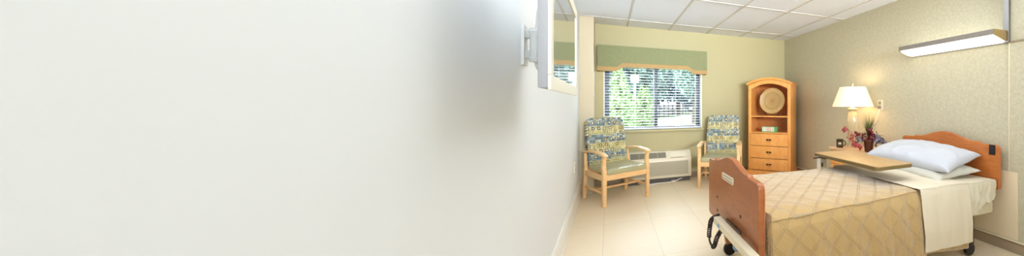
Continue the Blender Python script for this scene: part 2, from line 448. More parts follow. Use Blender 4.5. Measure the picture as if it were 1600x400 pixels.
# ---------------------------------------------------------------- window
win = struct(MB().box(WX0-.03, WX1+.03, YB-.05, YB+.10, WZ0-.035, WZ0, .004).build('window_1', M['wall_beige']))
fr = MB()
y0, y1 = YB+.10, YB+.15
fr.box(WX0, WX0+.075, y0, y1, WZ0, WZ1, .003); fr.box(WX1-.075, WX1, y0, y1, WZ0, WZ1, .003)
fr.box(WX0+.075, WX1-.075, y0, y1, WZ0, WZ0+.04, .003); fr.box(WX0+.075, WX1-.075, y0, y1, WZ1-.04, WZ1, .003)
fr.box(.64, .705, y0-.01, y1, WZ0+.04, WZ1-.04, .003)
fr.build('window_frame', M['bronze'], win)
MB().box(WX0+.07, .645, y0+.02, y0+.026, WZ0+.03, WZ1-.03).build('pane', M['glass'], win, False)
MB().box(.70, WX1-.07, y0+.02, y0+.026, WZ0+.03, WZ1-.03).build('pane', M['glass'], win, False)
# white returns of the opening
rt = MB(); rt.box(WX0, WX0+.012, YB-.002, y0, WZ0, WZ1); rt.box(WX1-.012, WX1, YB-.002, y0, WZ0, WZ1)
rt.build('window_return', M['trim_white'], win, False)

bl = thing('window_blind', 'white horizontal slat blind lowered with open slats in the window', 'blind', ((WX0+WX1)/2, YB+.04, WZ0))
hw = (WX1-WX0)/2-.018
sl = MB(); z = .05
while z < WZ1-WZ0-.06:
    sl.prism([(-.022, -.0012-.002), (0, .0012), (.022, -.0012+.0005), (.022, -.0032+.0005), (0, -.001), (-.022, -.0052)], 'x', -hw, hw, mtx=T(0, 0, z)); z += .042
sl.build('blind_slats', M['slat'], bl)
MB().box(-hw, hw, -.024, .024, .006, .026, .003).build('bottom_rail', M['slat'], bl)
MB().box(-hw, hw, -.028, .028, WZ1-WZ0-.05, WZ1-WZ0-.002, .003).build('head_rail', M['slat'], bl)
cdm = MB()
for x in (-.64, -.30, -.02, .32, .64):
    cdm.tube([(x, -.025, .02), (x, -.025, WZ1-WZ0-.05)], .0016, 6); cdm.tube([(x, .025, .02), (x, .025, WZ1-WZ0-.05)], .0016, 6)
cdm.build('ladder_cords', M['slat'], bl)

# valance
VX0, VX1 = -.158, 1.455
val = thing('window_valance', 'green fabric covered cornice valance with tan shaped band over the window', 'valance', (0, YB, 0))
def low(off):
    p = [(VX0, 1.672+off), (.075, 1.672+off)]
    for i in range(9):
        t = i/8; s_ = t*t*(3-2*t); p.append((.085+.11*t, 1.672+off+.062*s_))
    p.append((1.12, 1.734+off))
    for i in range(9):
        t = i/8; s_ = t*t*(3-2*t); p.append((1.13+.11*t, 1.734+off-.062*s_))
    p.append((VX1, 1.672+off)); return p
MB().prism(low(.06)+[(VX1, 2.045), (VX0, 2.045)], 'y', -.12, -.105, .003).build('valance_board', M['valance'], val)
MB().prism(low(0)+low(.064)[::-1], 'y', -.125, -.108, .003).build('valance_band', M['valance_trim'], val)
vr = MB(); vr.box(VX0, VX0+.015, -.106, 0, 1.735, 2.045, .002); vr.box(VX1-.015, VX1, -.106, 0, 1.735, 2.045, .002); vr.box(VX0, VX1, -.106, 0, 2.03, 2.044, .002)
vr.build('valance_returns', M['valance'], val)
for x0, x1 in ((VX0-.001, VX0+.015), (VX1-.015, VX1+.001)): MB().box(x0, x1, -.109, 0, 1.672, 1.736, .002).build('valance_band', M['valance_trim'], val)

# ---------------------------------------------------------------- outside
ZG = .1
struct(MB().box(-30, 60, YB+.6, 70, ZG-.2, ZG).build('ground', M['lawn'], smooth=False))
rd = MB().prism([(.4, 14.0), (2.1, 17.4), (6.9, 27.4), (9.7, 35.8), (2.45, 19.9), (.3, 15.2)], 'z', ZG, ZG+.03).build('road', M['asphalt'], smooth=False)
tag(rd, 'pale sunlit road crossing beyond the window', 'road')
fn = thing('boundary_fence', 'dark low fence along the far side of the pale road', 'fence', (1.9, 21.6, ZG), math.radians(64))
for i in range(12): MB().box(i*1.2-.05, i*1.2+.05, -.05, .05, 0, 1.0, .005).build('fence_post', M['fence_dark'], fn, False)
f2 = MB()
for i in range(6): f2.box(0, 13.2, -.02, .02, .12+i*.14, .21+i*.14)
f2.build('fence_boards', M['fence_dark'], fn, False)
lp = thing('street_lamp', 'white street lamp with square lantern between the trees outside', 'street lamp', (.94, 13.5, ZG))
MB().lathe([(0, 0), (.12, 0), (.12, .05), (.05, .1), (.042, 1.95), (0, 1.95)], 16).build('post', M['post_white'], lp)
MB().box(-.15, .15, -.15, .15, 1.95, 2.25, .03).build('lantern', M['post_white'], lp)
def tree(label, x, y, h, r, z0, leafm, n, ls, shape='round'):
    t = thing('tree', label, 'tree', (x, y, ZG))
    MB().tube([(0, 0, 0), (.1*r*.3, 0, h*.4), (0, .05, h*.8)], [.16*r**.5, .11*r**.5, .03], 8).build('trunk', M['bark'], t)
    vs_, fs = [], []
    for i in range(n):
        while True:
            p = Vector((random.uniform(-1, 1), random.uniform(-1, 1), random.uniform(-1, 1)))
            if .25 < p.length < 1: break
        p = p*(1+.25*noise.noise(p*2.3+Vector((x, y, 0))))
        if noise.noise(p*2.6+Vector((y, x, 3))) < -.28: continue
        tz = (p.z+1)/2; k_ = (1-.75*tz) if shape == 'cone' else 1
        c = Vector((p.x*r*k_, p.y*r*k_, z0+(h-z0)*tz))
        a = Vector((random.gauss(0, 1), random.gauss(0, 1), random.gauss(0, 1))).normalized(); b_ = a.orthogonal().normalized(); b_.rotate(Matrix.Rotation(random.uniform(0, 6.28), 3, a))
        s_ = ls*random.uniform(.6, 1.3); d_ = a.cross(b_)
        k0 = len(vs_); vs_ += [c-b_*s_, c+d_*s_*.55, c+b_*s_, c-d_*s_*.55]; fs.append((k0, k0+1, k0+2, k0+3))
    me = bpy.data.meshes.new('foliage'); me.from_pydata(vs_, [], fs); me.materials.append(leafm)
    o = bpy.data.objects.new('foliage', me); COL.objects.link(o); o.parent = t
G = 'trees outside the window'
for a in [
    ('lime green cone shaped tree close outside the left window pane', .22, 9.2, 2.15, .62, .0, M['leaf_lime'], 3600, .05, 'cone'),
    ('lime green cone shaped tree just right of the street lamp', 1.06, 11.2, 1.72, .62, .0, M['leaf_lime'], 3600, .05, 'cone'),
    ('low lime green rounded tree between the two cone shaped ones', .60, 12.6, 1.4, .45, .0, M['leaf_lime'], 2400, .07, 'round'),
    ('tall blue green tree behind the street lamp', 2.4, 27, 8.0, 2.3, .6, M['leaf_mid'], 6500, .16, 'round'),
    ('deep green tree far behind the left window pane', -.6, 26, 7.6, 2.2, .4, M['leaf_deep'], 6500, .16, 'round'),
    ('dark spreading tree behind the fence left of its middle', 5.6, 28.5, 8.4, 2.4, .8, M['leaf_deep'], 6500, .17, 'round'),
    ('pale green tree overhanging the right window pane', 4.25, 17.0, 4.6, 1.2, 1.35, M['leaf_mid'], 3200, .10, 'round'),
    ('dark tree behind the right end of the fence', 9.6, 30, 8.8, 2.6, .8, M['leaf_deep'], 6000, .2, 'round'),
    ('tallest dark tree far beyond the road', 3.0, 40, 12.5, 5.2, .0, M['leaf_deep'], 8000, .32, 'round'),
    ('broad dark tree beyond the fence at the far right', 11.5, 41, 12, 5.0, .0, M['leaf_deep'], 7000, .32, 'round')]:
    tree(*a[:4], a[4], a[5], a[6], a[7], a[8], a[9])

# ---------------------------------------------------------------- wall television
tv = thing('television', 'silver wall television turned edge on with glossy screen on the left wall', 'television', (-.14, 1.345, 1.445), math.radians(0))
MB().box(-.032, -.006, -.365, .365, -.195, .195, .006).build('back_case', M['tv_side'], tv)
bz = MB(); o_, i_ = (.370, .20), (.325, .160)
bz.box(-.008, .0, -o_[0], o_[0], i_[1], o_[1], .003); bz.box(-.008, .0, -o_[0], o_[0], -o_[1], -i_[1], .003)
bz.box(-.008, .0, -o_[0], -i_[0], -i_[1], i_[1], .003); bz.box(-.008, .0, i_[0], o_[0], -i_[1], i_[1], .003)
bz.build('bezel', M['tv_bezel'], tv)
MB().box(-.007, -.003, -i_[0], i_[0], -i_[1], i_[1]).build('screen', M['screen'], tv, False)
mt = thing('television_wall_mount', 'pale grey articulated arm bracket holding the television off the left wall', 'wall mount', (XL, 1.74, 1.47))
MB().box(0, .014, -.05, .03, -.09, .09, .004).build('wall_plate', M['mount'], mt)
MB().bar([(.012, -.01, .05), (.06, -.03, .055), (.12, -.12, .05)], (.036, .03), (0, 0, 1), .005).bar([(.012, -.01, -.04), (.06, -.03, -.04), (.12, -.12, -.04)], (.036, .03), (0, 0, 1), .005).build('arm', M['mount'], mt)
MB().lathe([(0, -.075), (.024, -.075), (.028, -.06), (.022, -.05), (.022, .05), (.028, .06), (.024, .075), (0, .075)], 20, T(.055, -.04, 0)).lathe([(0, -.07), (.022, -.07), (.022, .08), (0, .08)], 16, T(.12, -.12, 0)).build('pivot', M['mount'], mt)
MB().bar([(.12, -.12, .0), (.150, -.20, -.01), (.178, -.25, -.02)], (.07, .024), (0, 0, 1), .005).box(.176, .187, -.42, -.17, -.10, .08, .003).build('tilt_plate', M['mount'], mt)
MB().tube(smooth_path([(.10, -.09, .05), (.10, -.12, .13), (.09, -.10, .17), (.07, -.06, .15), (.06, -.04, .08), (.05, -.03, .0)]), .007, 8).tube(smooth_path([(.05, -.03, -.06), (.07, -.05, -.11), (.11, -.1, -.10), (.15, -.2, -.06)]), .006, 8).build('cable', M['mount'], mt)

# ---------------------------------------------------------------- wall air conditioner
ac = thing('air_conditioner', 'almond through-wall air conditioner under the window with louvred grilles', 'air conditioner', (.19, YB, 0))
L_ = .985
MB().prism([(0, .075), (-.21, .075), (-.22, .09), (-.215, .340), (-.205, .362), (-.140, .462), (-.125, .470), (0, .470)], 'x', 0, L_, .008).build('body', M['ptac'], ac)
MB().box(.02, L_-.02, -.17, 0, 0, .0755).build('wall_sleeve', M['ptac_dark'], ac, False)
fg = MB(); fg.box(.06, L_-.05, -.2205, -.216, .115, .325, .001)
z = .122
while z < .318:
    fg.box(.066, L_-.056, -.227, -.219, z, z+.008); z += .0145
fg.build('front_grille', M['ptac_grille'], ac, False)
sa = math.atan2(.100, .065); tg = MB()
tm = T(0, -.205, .362, rx=sa)
tg.box(.09, .60, .022, .11, .0005, .004, mtx=tm)
tg.build('top_vent', M['ptac_dark'], ac, False)
tl = MB()
for i in range(12): tl.box(.092, .598, .026+i*.007, .028+i*.007, .004, .007, mtx=tm)
for x in (.215, .345, .475): tl.box(x-.004, x+.004, .022, .11, .003, .009, mtx=tm)
tl.build('vent_louvres', M['ptac_grille'], ac, False)
MB().box(.66, .93, .018, .115, -.002, .006, .002, mtx=tm).build('control_flap', M['ptac'], ac)
MB().box(.67, .86, .012, .017, .001, .004, mtx=tm).build('flap_gap', M['table_edge'], ac, False)
cpts = [(.12, -.06, .05), (.2, -.16, .02), (.3, -.27, .008), (.42, -.30, .008), (.36, -.25, .008), (.45, -.22, .008), (.6, -.22, .008), (.72, -.20, .010), (.80, -.17, .03), (.86, -.16, .045), (.93, -.12, .055)]
pc = MB().tube([Vector((.19, YB, 0))+v for v in smooth_path(cpts)], .0075, 8).box(.19+.68, .19+.74, YB-.235, YB-.185, .002, .028, .006)
tag(pc.build('power_cord', M['white_plastic']), 'white power cord lying on the floor under the air conditioner', 'cord')

# ---------------------------------------------------------------- patient chairs
def make_chair(label, loc, rz):
    t = thing('patient_armchair', label, 'armchair', loc, rz, 'patterned armchairs by the window')
    hw, fy, ry = .28, -.25, .25      # local: faces -y
    for s_ in (-1, 1):
        x = s_*hw
        # front leg that kinks back to carry the arm
        MB().bar([(x, fy, 0), (x, fy, .20), (x, fy, .40), (x, fy+.018, .47), (x, fy+.005, .545), (x, fy-.012, .585)],
                 [(.040, .040), (.044, .046), (.046, .052), (.044, .044), (.042, .036), (.042, .05)], (1, 0, 0), .006).build('leg', M['maple'], t)
        MB().bar([(x, ry+.05, 0), (x, ry+.02, .22), (x, ry, .40), (x, ry+.01, .58)],
                 [(.036, .040), (.038, .045), (.038, .045), (.036, .034)], (1, 0, 0), .006).build('leg', M['maple'], t)
        MB().bar([(x, fy-.045, .592), (x, fy+.03, .606), (x, fy+.2, .622), (x, fy+.38, .612), (x, ry+.06, .592)],
                 [(.060, .022), (.066, .028), (.056, .028), (.046, .028), (.040, .026)], (1, 0, 0), .009).build('arm_rest', M['maple'], t)
        MB().box(x-.012, x+.012, fy+.02, ry+.02, .30, .365, .003).build('side_rail', M['maple'], t)
        MB().box(x-.010, x+.010, fy+.02, ry+.03, .145, .175, .003).build('stretcher', M['maple'], t)
    MB().box(-hw+.02, hw-.02, fy-.012, fy+.014, .300, .368, .003).build('front_rail', M['maple'], t)
    MB().box(-hw+.02, hw-.02, ry-.01, ry+.014, .300, .368, .003).build('back_rail', M['maple'], t)
    MB().box(-hw+.01, hw-.01, -.012, .012, .148, .172, .003).build('stretcher', M['maple'], t)
    # seat cushion
    def cush(u, v):
        U, V = u*2-1, v*2-1
        return None
    s = MB(); s.box(-hw+.024, hw-.024, fy-.03, ry-.03, .366, .432, .028, 4); so_ = s.build('seat', M['vinyl'], t)
    for v in so_.data.vertices:
        if v.co.z > .40:
            v.co.z += .016*(1-(v.co.x/hw)**2)*(1-((v.co.y)/.3)**2)
    # backrest: rounded-top pad that reclines
    w0, H = .262, .62
    ol = [(-w0*.97, 0), (w0*.97, 0), (w0, .30)]+arc(w0-.075-.012, H-.075, .075, 0, PI/2, 6)
    ol += [(0, H+.012)]+arc(-(w0-.075-.012), H-.075, .075, PI/2, PI, 6)+[(-w0, .30)]
    bk = MB().prism(ol, 'y', -.04, .035, .02, seg=3).build('backrest', M['pattern'], t)
    bk.location = (0, ry-.035, .405); bk.rotation_euler = (math.radians(-13), 0, 0)
    MB().prism([(p[0]*.98, p[1]*.99+.002) for p in ol], 'y', .034, .048, .005).build('back_shell', M['vinyl'], bk)
    return t
# local front legs at (+-.28,-.25)
def place(fl, ang):   # centre from front-left leg position and yaw
    c, s_ = math.cos(ang), math.sin(ang); lx, ly = -.28, -.25
    return (fl[0]-(lx*c-ly*s_), fl[1]-(lx*s_+ly*c), 0)
A1 = math.radians(26)
make_chair('patterned armchair with wooden arms in the left corner nearest the column', place((-.054, 4.048), A1), A1)
A2 = math.radians(-26)
make_chair('patterned armchair half hidden behind the bed footboard beside the bookcase', place((1.18, 4.445), A2), A2)

# ---------------------------------------------------------------- corner bookcase
CA = -math.radians(44); CW, CD = .70, .42
cab = thing('bookcase', 'honey oak bookcase with arched top and three drawers standing across the far corner', 'bookcase', (2.089, 4.757, 0), CA)
# local x 0..CW along front, y 0 front .. CD back
for x0, x1 in ((0, .022), (CW-.022, CW)): MB().box(x0, x1, .0, CD, .10, 1.50, .002).build('side_panel', M['oak'], cab)
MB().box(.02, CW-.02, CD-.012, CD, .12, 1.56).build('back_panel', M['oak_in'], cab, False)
def arch(x, c0=1.50, rise=.10):
    k_ = min(1, max(0, 1-((x-CW/2)/(CW/2))**2)); return c0+rise*k_
# arched face frame rail
n_ = 16
xs = [.05+(CW-.10)*i/n_ for i in range(n_+1)]
top = [(CW*i/n_, arch(CW*i/n_, 1.495, .085)) for i in range(n_+1)]
bot = [(x, 1.435+.085*(1-((x-CW/2)/(CW/2-.05))**2)) for x in xs]
MB().prism([(0, 1.40)]+top+[(CW, 1.40), (CW-.05, 1.40)]+bot[::-1]+[(.05, 1.40)], 'y', -.018, .0, .002).build('arched_rail', M['oak'], cab)
for x0, x1 in ((0, .05), (CW-.05, CW)): MB().box(x0, x1, -.018, 0, .10, 1.402, .002).build('stile', M['oak'], cab)
# crown cap following the arch
cr = MB()
def crown(y0_, y1_, ov, th, dz):
    up_ = [(-ov+(CW+2*ov)*i/n_, arch(CW*i/n_, 1.495+dz+th, .088)) for i in range(n_+1)]
    dn_ = [(-ov+(CW+2*ov)*i/n_, arch(CW*i/n_, 1.495+dz, .088)) for i in range(n_+1)]
    cr.prism(up_+dn_[::-1], 'y', y0_, y1_, .003)
crown(-.04, CD, .018, .022, .0); crown(-.052, CD, .028, .014, .020)
cr.build('crown', M['oak'], cab)
MB().box(.022, CW-.022, -.01, CD-.012, .985, 1.005, .003).build('shelf', M['oak'], cab)
MB().box(.022, CW-.022, -.006, CD-.012, .722, .742, .003).build('shelf', M['oak'], cab)
MB().box(.022, CW-.022, .0, CD-.012, .10, .12, .002).build('shelf', M['oak'], cab)
for z0, z1 in ((.528, .718), (.330, .520), (.140, .322)):
    dr = MB().box(.04, CW-.04, -.034, .0, z0, z1, .006).build('drawer', M['oak'], cab)
    MB().tube([(CW/2+.032*math.cos(a), -.052-.004*math.sin(-a), (z0+z1)/2+.004+.022*math.sin(a)) for a in [PI+PI*i/10 for i in range(11)]], .0035, 8)\
        .lathe([(0, 0), (.010, 0), (.012, .004), (.004, .018), (0, .02)], 12, T(CW/2-.032, -.034, (z0+z1)/2+.004, rx=PI/2))\
        .lathe([(0, 0), (.010, 0), (.012, .004), (.004, .018), (0, .02)], 12, T(CW/2+.032, -.034, (z0+z1)/2+.004, rx=PI/2)).prism(
            [(CW/2-.045, .004+(z0+z1)/2), (CW/2-.02, .018+(z0+z1)/2), (CW/2, .010+(z0+z1)/2), (CW/2+.02, .018+(z0+z1)/2), (CW/2+.045, .004+(z0+z1)/2), (CW/2+.02, -.008+(z0+z1)/2), (CW/2, 0+(z0+z1)/2), (CW/2-.02, -.008+(z0+z1)/2)], 'y', -.036, -.033).build('drawer_pull', M['handle'], dr)
# plinth with bracket feet
pl = [(-.02, 0), (.07, 0), (.085, .035), (.115, .048), (.145, .058), (.20, .062), (CW-.20, .062), (CW-.145, .058), (CW-.115, .048), (CW-.085, .035), (CW-.07, 0), (CW+.02, 0), (CW+.02, .115), (CW+.008, .13), (-.008, .13), (-.02, .115)]
MB().prism(pl, 'y', -.042, -.019, .003).build('plinth', M['oak'], cab)
pl2 = [(-.04, 0), (.05, 0), (.065, .035), (.12, .058), (CD-.14, .06), (CD-.08, .04), (CD-.06, 0), (CD, 0), (CD, .13), (-.028, .13), (-.04, .115)]
for x0, x1 in ((-.02, .0), (CW, CW+.02)): MB().prism(pl2, 'x', x0, x1, .002).build('plinth_side', M['oak'], cab)

cm = Matrix.Translation((2.089, 4.757, 0)) @ Matrix.Rotation(CA, 4, 'Z')
def cabp(x, y, z): return cm @ Vector((x, y, z))
# plate on its easel
def m_plate():
    t = NT('tan_glazed_plate'); c = t.n('ShaderNodeTexCoord'); ln = t.n('ShaderNodeVectorMath', operation='LENGTH'); t.l(c.outputs['Object'], ln.inputs[0])
    n = t.noise(t.obj(), 14, 5, .7)
    r = t.n('ShaderNodeValToRGB'); e = r.color_ramp.elements; e[0].position = .02; e[0].color = rgb(150, 110, 66); e[1].position = .9; e[1].color = rgb(196, 164, 104)
    for p_, c_ in ((.12, rgb(178, 140, 86)), (.42, rgb(186, 156, 96)), (.62, rgb(170, 140, 84)), (.70, rgb(202, 172, 112))): k_ = e.new(p_); k_.color = c_
    t.l(t.m2('ADD', t.m2('MULTIPLY', ln.outputs['Value'], 4.3), t.m2('MULTIPLY', t.m2('SUBTRACT', n, .5), .3)), r.inputs[0])
    t.base(t.mix(t.m2('MULTIPLY', n, .6), r.outputs[0], rgb(168, 122, 70))); return t.done(.25, 0, None, .4)
plm = m_plate()
pp = cabp(CW/2+.01, .16, 1.030+.212)
pt = MB().lathe([(0, 0), (.09, .002), (.14, .012), (.17, .016), (.208, .034), (.214, .038), (.212, .043), (.17, .024), (.135, .020), (.09, .009), (0, .006)], 56).build('decorative_plate', plm)
pt.location = pp; pt.rotation_euler = (math.radians(80), 0, CA)
tag(pt, 'large round tan glazed plate standing upright on the upper bookcase shelf', 'plate')
es = thing('plate_stand', 'thin dark wire easel holding the round plate on the upper shelf', 'plate stand', cabp(CW/2+.01, .16, 1.005), CA)
ew = MB()
for x in (-.11, .11): ew.tube([(x, -.075, .055), (x, -.07, .006), (x, -.03, .004), (x*.6, .05, .004), (x*.4, .03, .2)], .0035, 6)
ew.tube([(-.066, .05, .004), (.066, .05, .004)], .0035, 6)
ew.build('wire_frame', M['black'], es)
bx = thing('striped_box', 'small green and white striped box on the lower bookcase shelf', 'box', cabp(.345, .045, .742), CA)
MB().box(-.125, .125, -.03, .04, 0, .088, .002).build('carton', M['box_green'], bx, False)
for x0, x1 in ((-.118, -.10), (-.092, -.072), (-.066, -.052), (.03, .045), (.05, .062), (.068, .080)): MB().box(x0, x1, -.0312, -.0298, .012, .084).build('stripe', M['box_white'], bx, False)
MB().box(-.05, .028, -.0315, -.0298, .014, .082).build('picture_panel', M['box_peach'], bx, False)

# ---------------------------------------------------------------- nightstand and what stands on it
ns = thing('nightstand', 'light wooden nightstand with drawers beside the bed head under the lamp', 'nightstand', (2.49, 2.52, 0))
NX, NY, NZ = .465, .66, .675
MB().box(-.015, NX, -.012, NY+.012, NZ-.025, NZ, .006).build('top', M['stand_top'], ns)
MB().box(.012, NX, .0, NY, .06, NZ-.025, .003).build('body', M['stand'], ns)
MB().box(.03, NX, .015, NY-.015, 0, .06).build('plinth', M['stand'], ns, False)
for z0, z1 in ((.485, .635), (.285, .475), (.08, .275)):
    d = MB().box(-.006, .014, .02, NY-.02, z0, z1, .004).build('drawer', M['oak'], ns)
    MB().bar([(-.028, NY/2-.05, (z0+z1)/2), (-.028, NY/2+.05, (z0+z1)/2)], (.012, .01), (0, 0, 1), .002).box(-.026, -.005, NY/2-.045, NY/2-.037, (z0+z1)/2-.004, (z0+z1)/2+.004).box(-.026, -.005, NY/2+.037, NY/2+.045, (z0+z1)/2-.004, (z0+z1)/2+.004).build('drawer_pull', M['handle'], d)

LX, LY = 2.715, 3.035
lm = thing('table_lamp', 'cream ceramic table lamp with lit tapered fabric shade on the nightstand', 'lamp', (LX, LY, NZ))
MB().lathe([(0, 0), (.058, 0), (.060, .012), (.046, .022), (.040, .05), (.052, .12), (.064, .22), (.068, .30), (.062, .38), (.046, .425), (.030, .44), (.062, .455), (.066, .465), (.05, .474), (.016, .485), (0, .485)], 40).build('lamp_base', M['ceramic'], lm)
MB().lathe([(0, .48), (.008, .48), (.008, .74), (.004, .745), (.012, .755), (.006, .772), (0, .776)], 12).build('finial', M['ceramic'], lm)
sh = MB().lathe([(.243, .492), (.152, .728), (.150, .728), (.241, .492), (.243, .492)], 56).build('lamp_shade', M['shade'], lm)
hp = MB()
for a in (0, 2*PI/3, 4*PI/3): hp.tube([(0, 0, .722), (.15*math.cos(a), .15*math.sin(a), .724)], .002, 6)
hp.build('shade_spider', M['handle'], lm)
MB().lathe([(0, .50), (.014, .50), (.016, .53), (.03, .57), (.03, .60), (.016, .63), (0, .635)], 20).build('bulb', glow('bulb_glow', (1, .78, .48, 1), 14), lm)
lb = bpy.data.lights.new('lamp_bulb_light', 'POINT'); lb.energy = 2.0; lb.color = (1, .76, .48); lb.shadow_soft_size = .06
lo = bpy.data.objects.new('lamp_bulb_light', lb); COL.objects.link(lo); lo.parent = lm; lo.location = (0, 0, .668)
tag(MB().tube(smooth_path([(LX+.07, LY-.02, NZ+.01), (XR-.03, LY-.02, NZ+.05), (XR-.012, LY-.1, NZ+.25), (XR-.02, 2.86, NZ+.40), (XR-.015, 2.845, NZ+.46), (XR-.02, 2.845, 1.155)]), .004, 8).build('lamp_cord', M['white_plastic']),
    'white lamp cord running up to the wall outlet behind the nightstand', 'cord')
ou = thing('wall_outlet', 'cream outlet plate on the wallpaper right of the lamp shade', 'outlet', (XR, 2.845, 1.185))
MB().box(-.012, 0, -.04, .04, -.062, .062, .004).build('cover_plate', M['cream'], ou)
MB().box(-.016, -.010, -.02, .02, .008, .045, .003).box(-.016, -.010, -.02, .02, -.045, -.008, .003).build('socket', M['base_tan'], ou)
MB().box(-.035, -.014, -.014, .014, -.040, -.012, .004).build('plug', M['fixture_grey'], ou)

lo2 = thing('wall_outlet', 'small white outlet plate low on the white left wall near the armchair', 'outlet', (XL, 4.08, .48))
MB().box(0, .007, -.036, .036, -.058, .058, .003).build('cover_plate', M['white_plastic'], lo2)
for z in (-.024, .024): MB().box(.006, .010, -.016, .016, z-.015, z+.015, .003).build('socket', M['ptac_grille'], lo2)

mg = thing('mug', 'dark brown mug with pale printed label on the nightstand', 'mug', (2.545, 3.065, NZ))
MB().lathe([(0, 0), (.038, 0), (.041, .006), (.041, .098), (.038, .100), (.037, .096), (.036, .01), (0, .008)], 32).build('cup', M['mug'], mg)
hd = MB().tube([(.038+.030*math.sin(a), 0, .052+.032*math.cos(a)) for a in [PI*i/12 for i in range(13)]], .0055, 8, T(rz=-.42)).build('handle', M['mug'], mg)
lbm = MB(); bmx = bmesh.new(); pr = []
for i in range(9):
    a = PI+.35+(-.55+i*.11); pr.append([bmx.verts.new((.0416*math.cos(a+.65), .0416*math.sin(a+.65), z)) for z in (.040, .066)])
for p, q in zip(pr, pr[1:]): bmx.faces.new((p[0], q[0], q[1], p[1]))
lbm._add(bmx); lbm.build('label_patch', M['mug_in'], mg)

# flower arrangement
FX, FY = 2.60, 2.655
fp = thing('flower_pot', 'dark red pot of spiky grass and burgundy flowers on the nightstand', 'potted plant', (FX, FY, NZ))
MB().lathe([(0, 0), (.032, 0), (.036, .006), (.046, .10), (.050, .105), (.048, .115), (.042, .112), (.038, .09), (0, .088)], 28).build('pot', M['pot'], fp)
fp.scale = (1.18, 1.18, 1.18)
g = MB()
for i in range(70):
    a = random.uniform(0, 2*PI); l = random.uniform(.16, .30); s_ = random.uniform(.05, .45)*random.choice((.5, 1))
    g.tube([(0, 0, .09), (math.cos(a)*l*s_*.4, math.sin(a)*l*s_*.4, .09+l*.55), (math.cos(a)*l*s_, math.sin(a)*l*s_, .09+l*(.95-.3*s_))], [.0025, .002, .0005], 5)
g.build('grass_tuft', M['grass'], fp)
def petal_cluster(c, r, n, mat, nm, ls=.016):
    b = bmesh.new(); c = Vector(c)
    for i in range(n):
        d = Vector((random.gauss(0, 1), random.gauss(0, 1), random.gauss(0, .9))).normalized(); p = c+d*r*random.uniform(.3, 1)
        s_ = ls*random.uniform(.7, 1.3); u_ = d.orthogonal().normalized(); u_.rotate(Matrix.Rotation(random.uniform(0, 6), 3, d)); v_ = d.cross(u_)
        vv = [b.verts.new(q) for q in (p-u_*s_, p+v_*s_*.5+d*s_*.2, p+u_*s_+d*s_*.3, p-v_*s_*.5+d*s_*.2)]; b.faces.new(vv)
    m = MB(); m._add(b); m.tube([(0, 0, .10), (c.x*.5, c.y*.5, (c.z+.10)/2+.02), tuple(c)], .0015, 5)
    return m.build(nm, mat, fp)
sd = Vector((math.cos(-.35), -math.sin(.35)-.3, 0)).normalized()   # roughly sideways seen from the room
sd = Vector((.6, -.8, 0))
for a, h, r, mt_ in ((-.15, .13, .045, 'flower_pink'), (-.09, .17, .04, 'flower_red'), (-.12, .07, .04, 'flower_pink'), (-.04, .15, .045, 'flower_red'), (.02, .20, .035, 'flower_red'),
                     (-.2, .20, .03, 'flower_pink'), (.06, .17, .045, 'flower_red'), (.04, .13, .04, 'flower_red'), (-.07, .05, .035, 'flower_pink'), (.0, .16, .05, 'flower_red')):
    petal_cluster((sd.x*a-.03, sd.y*a-.02*random.random(), h), r, 26, M[mt_], 'flower')
for a, h, r in ((.09, .10, .045), (.13, .12, .04), (.17, .09, .035), (.20, .07, .025), (-.06, .11, .04), (.10, .15, .03)):
    petal_cluster((sd.x*a-.03, sd.y*a, h), r, 22, M['leaf_grey'], 'leaf_sprig', .02)

# ---------------------------------------------------------------- overbed wall light
ol_ = thing('overbed_light', 'long grey wall light fixture glowing above the bed head', 'wall light', (XR, 1.518, 1.70))
LL = .895
MB().prism([(-.19, .055), (-.192, .095), (-.186, .098), (-.182, .060), (-.176, .055)], 'y', 0, LL).box(-.012, 0, 0, LL, .0, .10).build('housing', M['fixture_grey'], ol_, False)
for y_ in (0, LL): MB().prism([(0, .002), (-.19, .052), (-.192, .096), (0, .098)], 'y', y_-.004, y_+.004, .001).build('end_cap', M['brass'], ol_, False)
MB().prism([(-.012, .004), (-.08, .012), (-.15, .034), (-.178, .053), (-.178, .058), (-.012, .012)], 'y', .006, LL-.006).build('lower_lens', M['lens'], ol_, False)
MB().prism([(-.02, .080), (-.17, .080), (-.17, .086), (-.02, .086)], 'y', .02, LL-.02).build('upper_lens', M['uplens'], ol_, False)

# ---------------------------------------------------------------- bed
BY0, BY1, BX0, BX1 = 1.535, 2.455, .73, 2.92
bed = thing('hospital_bed', 'hospital bed with curved cherry wood footboard and headboard in the right foreground', 'bed', (BX0, (BY0+BY1)/2, 0))
YM = (BY0+BY1)/2; HWD = (BY1-BY0)/2
def board(ztop, crest, zbot, rc=.035):
    """outline in (y,z) centred on y=0"""
    half = []   # from centre crest to right side
    for i in range(13):
        t = i/12; y = t*.285; half.append((y, ztop+.012+(crest-ztop-.012)*(.5+.5*math.cos(PI*t))))
    half += [(.300, ztop+.018), (.312, ztop+.012), (.318, ztop+.001)]
    half += arc(HWD-rc, ztop-rc, rc, PI/2, 0, 6)
    half += arc(HWD-.03, zbot+.03, .03, 0, -PI/2, 5)
    return half+[(-p[0], p[1]) for p in half[::-1] if p[0] > 1e-6]
def rel(o): o.location = (-BX0*0, 0, 0); return o
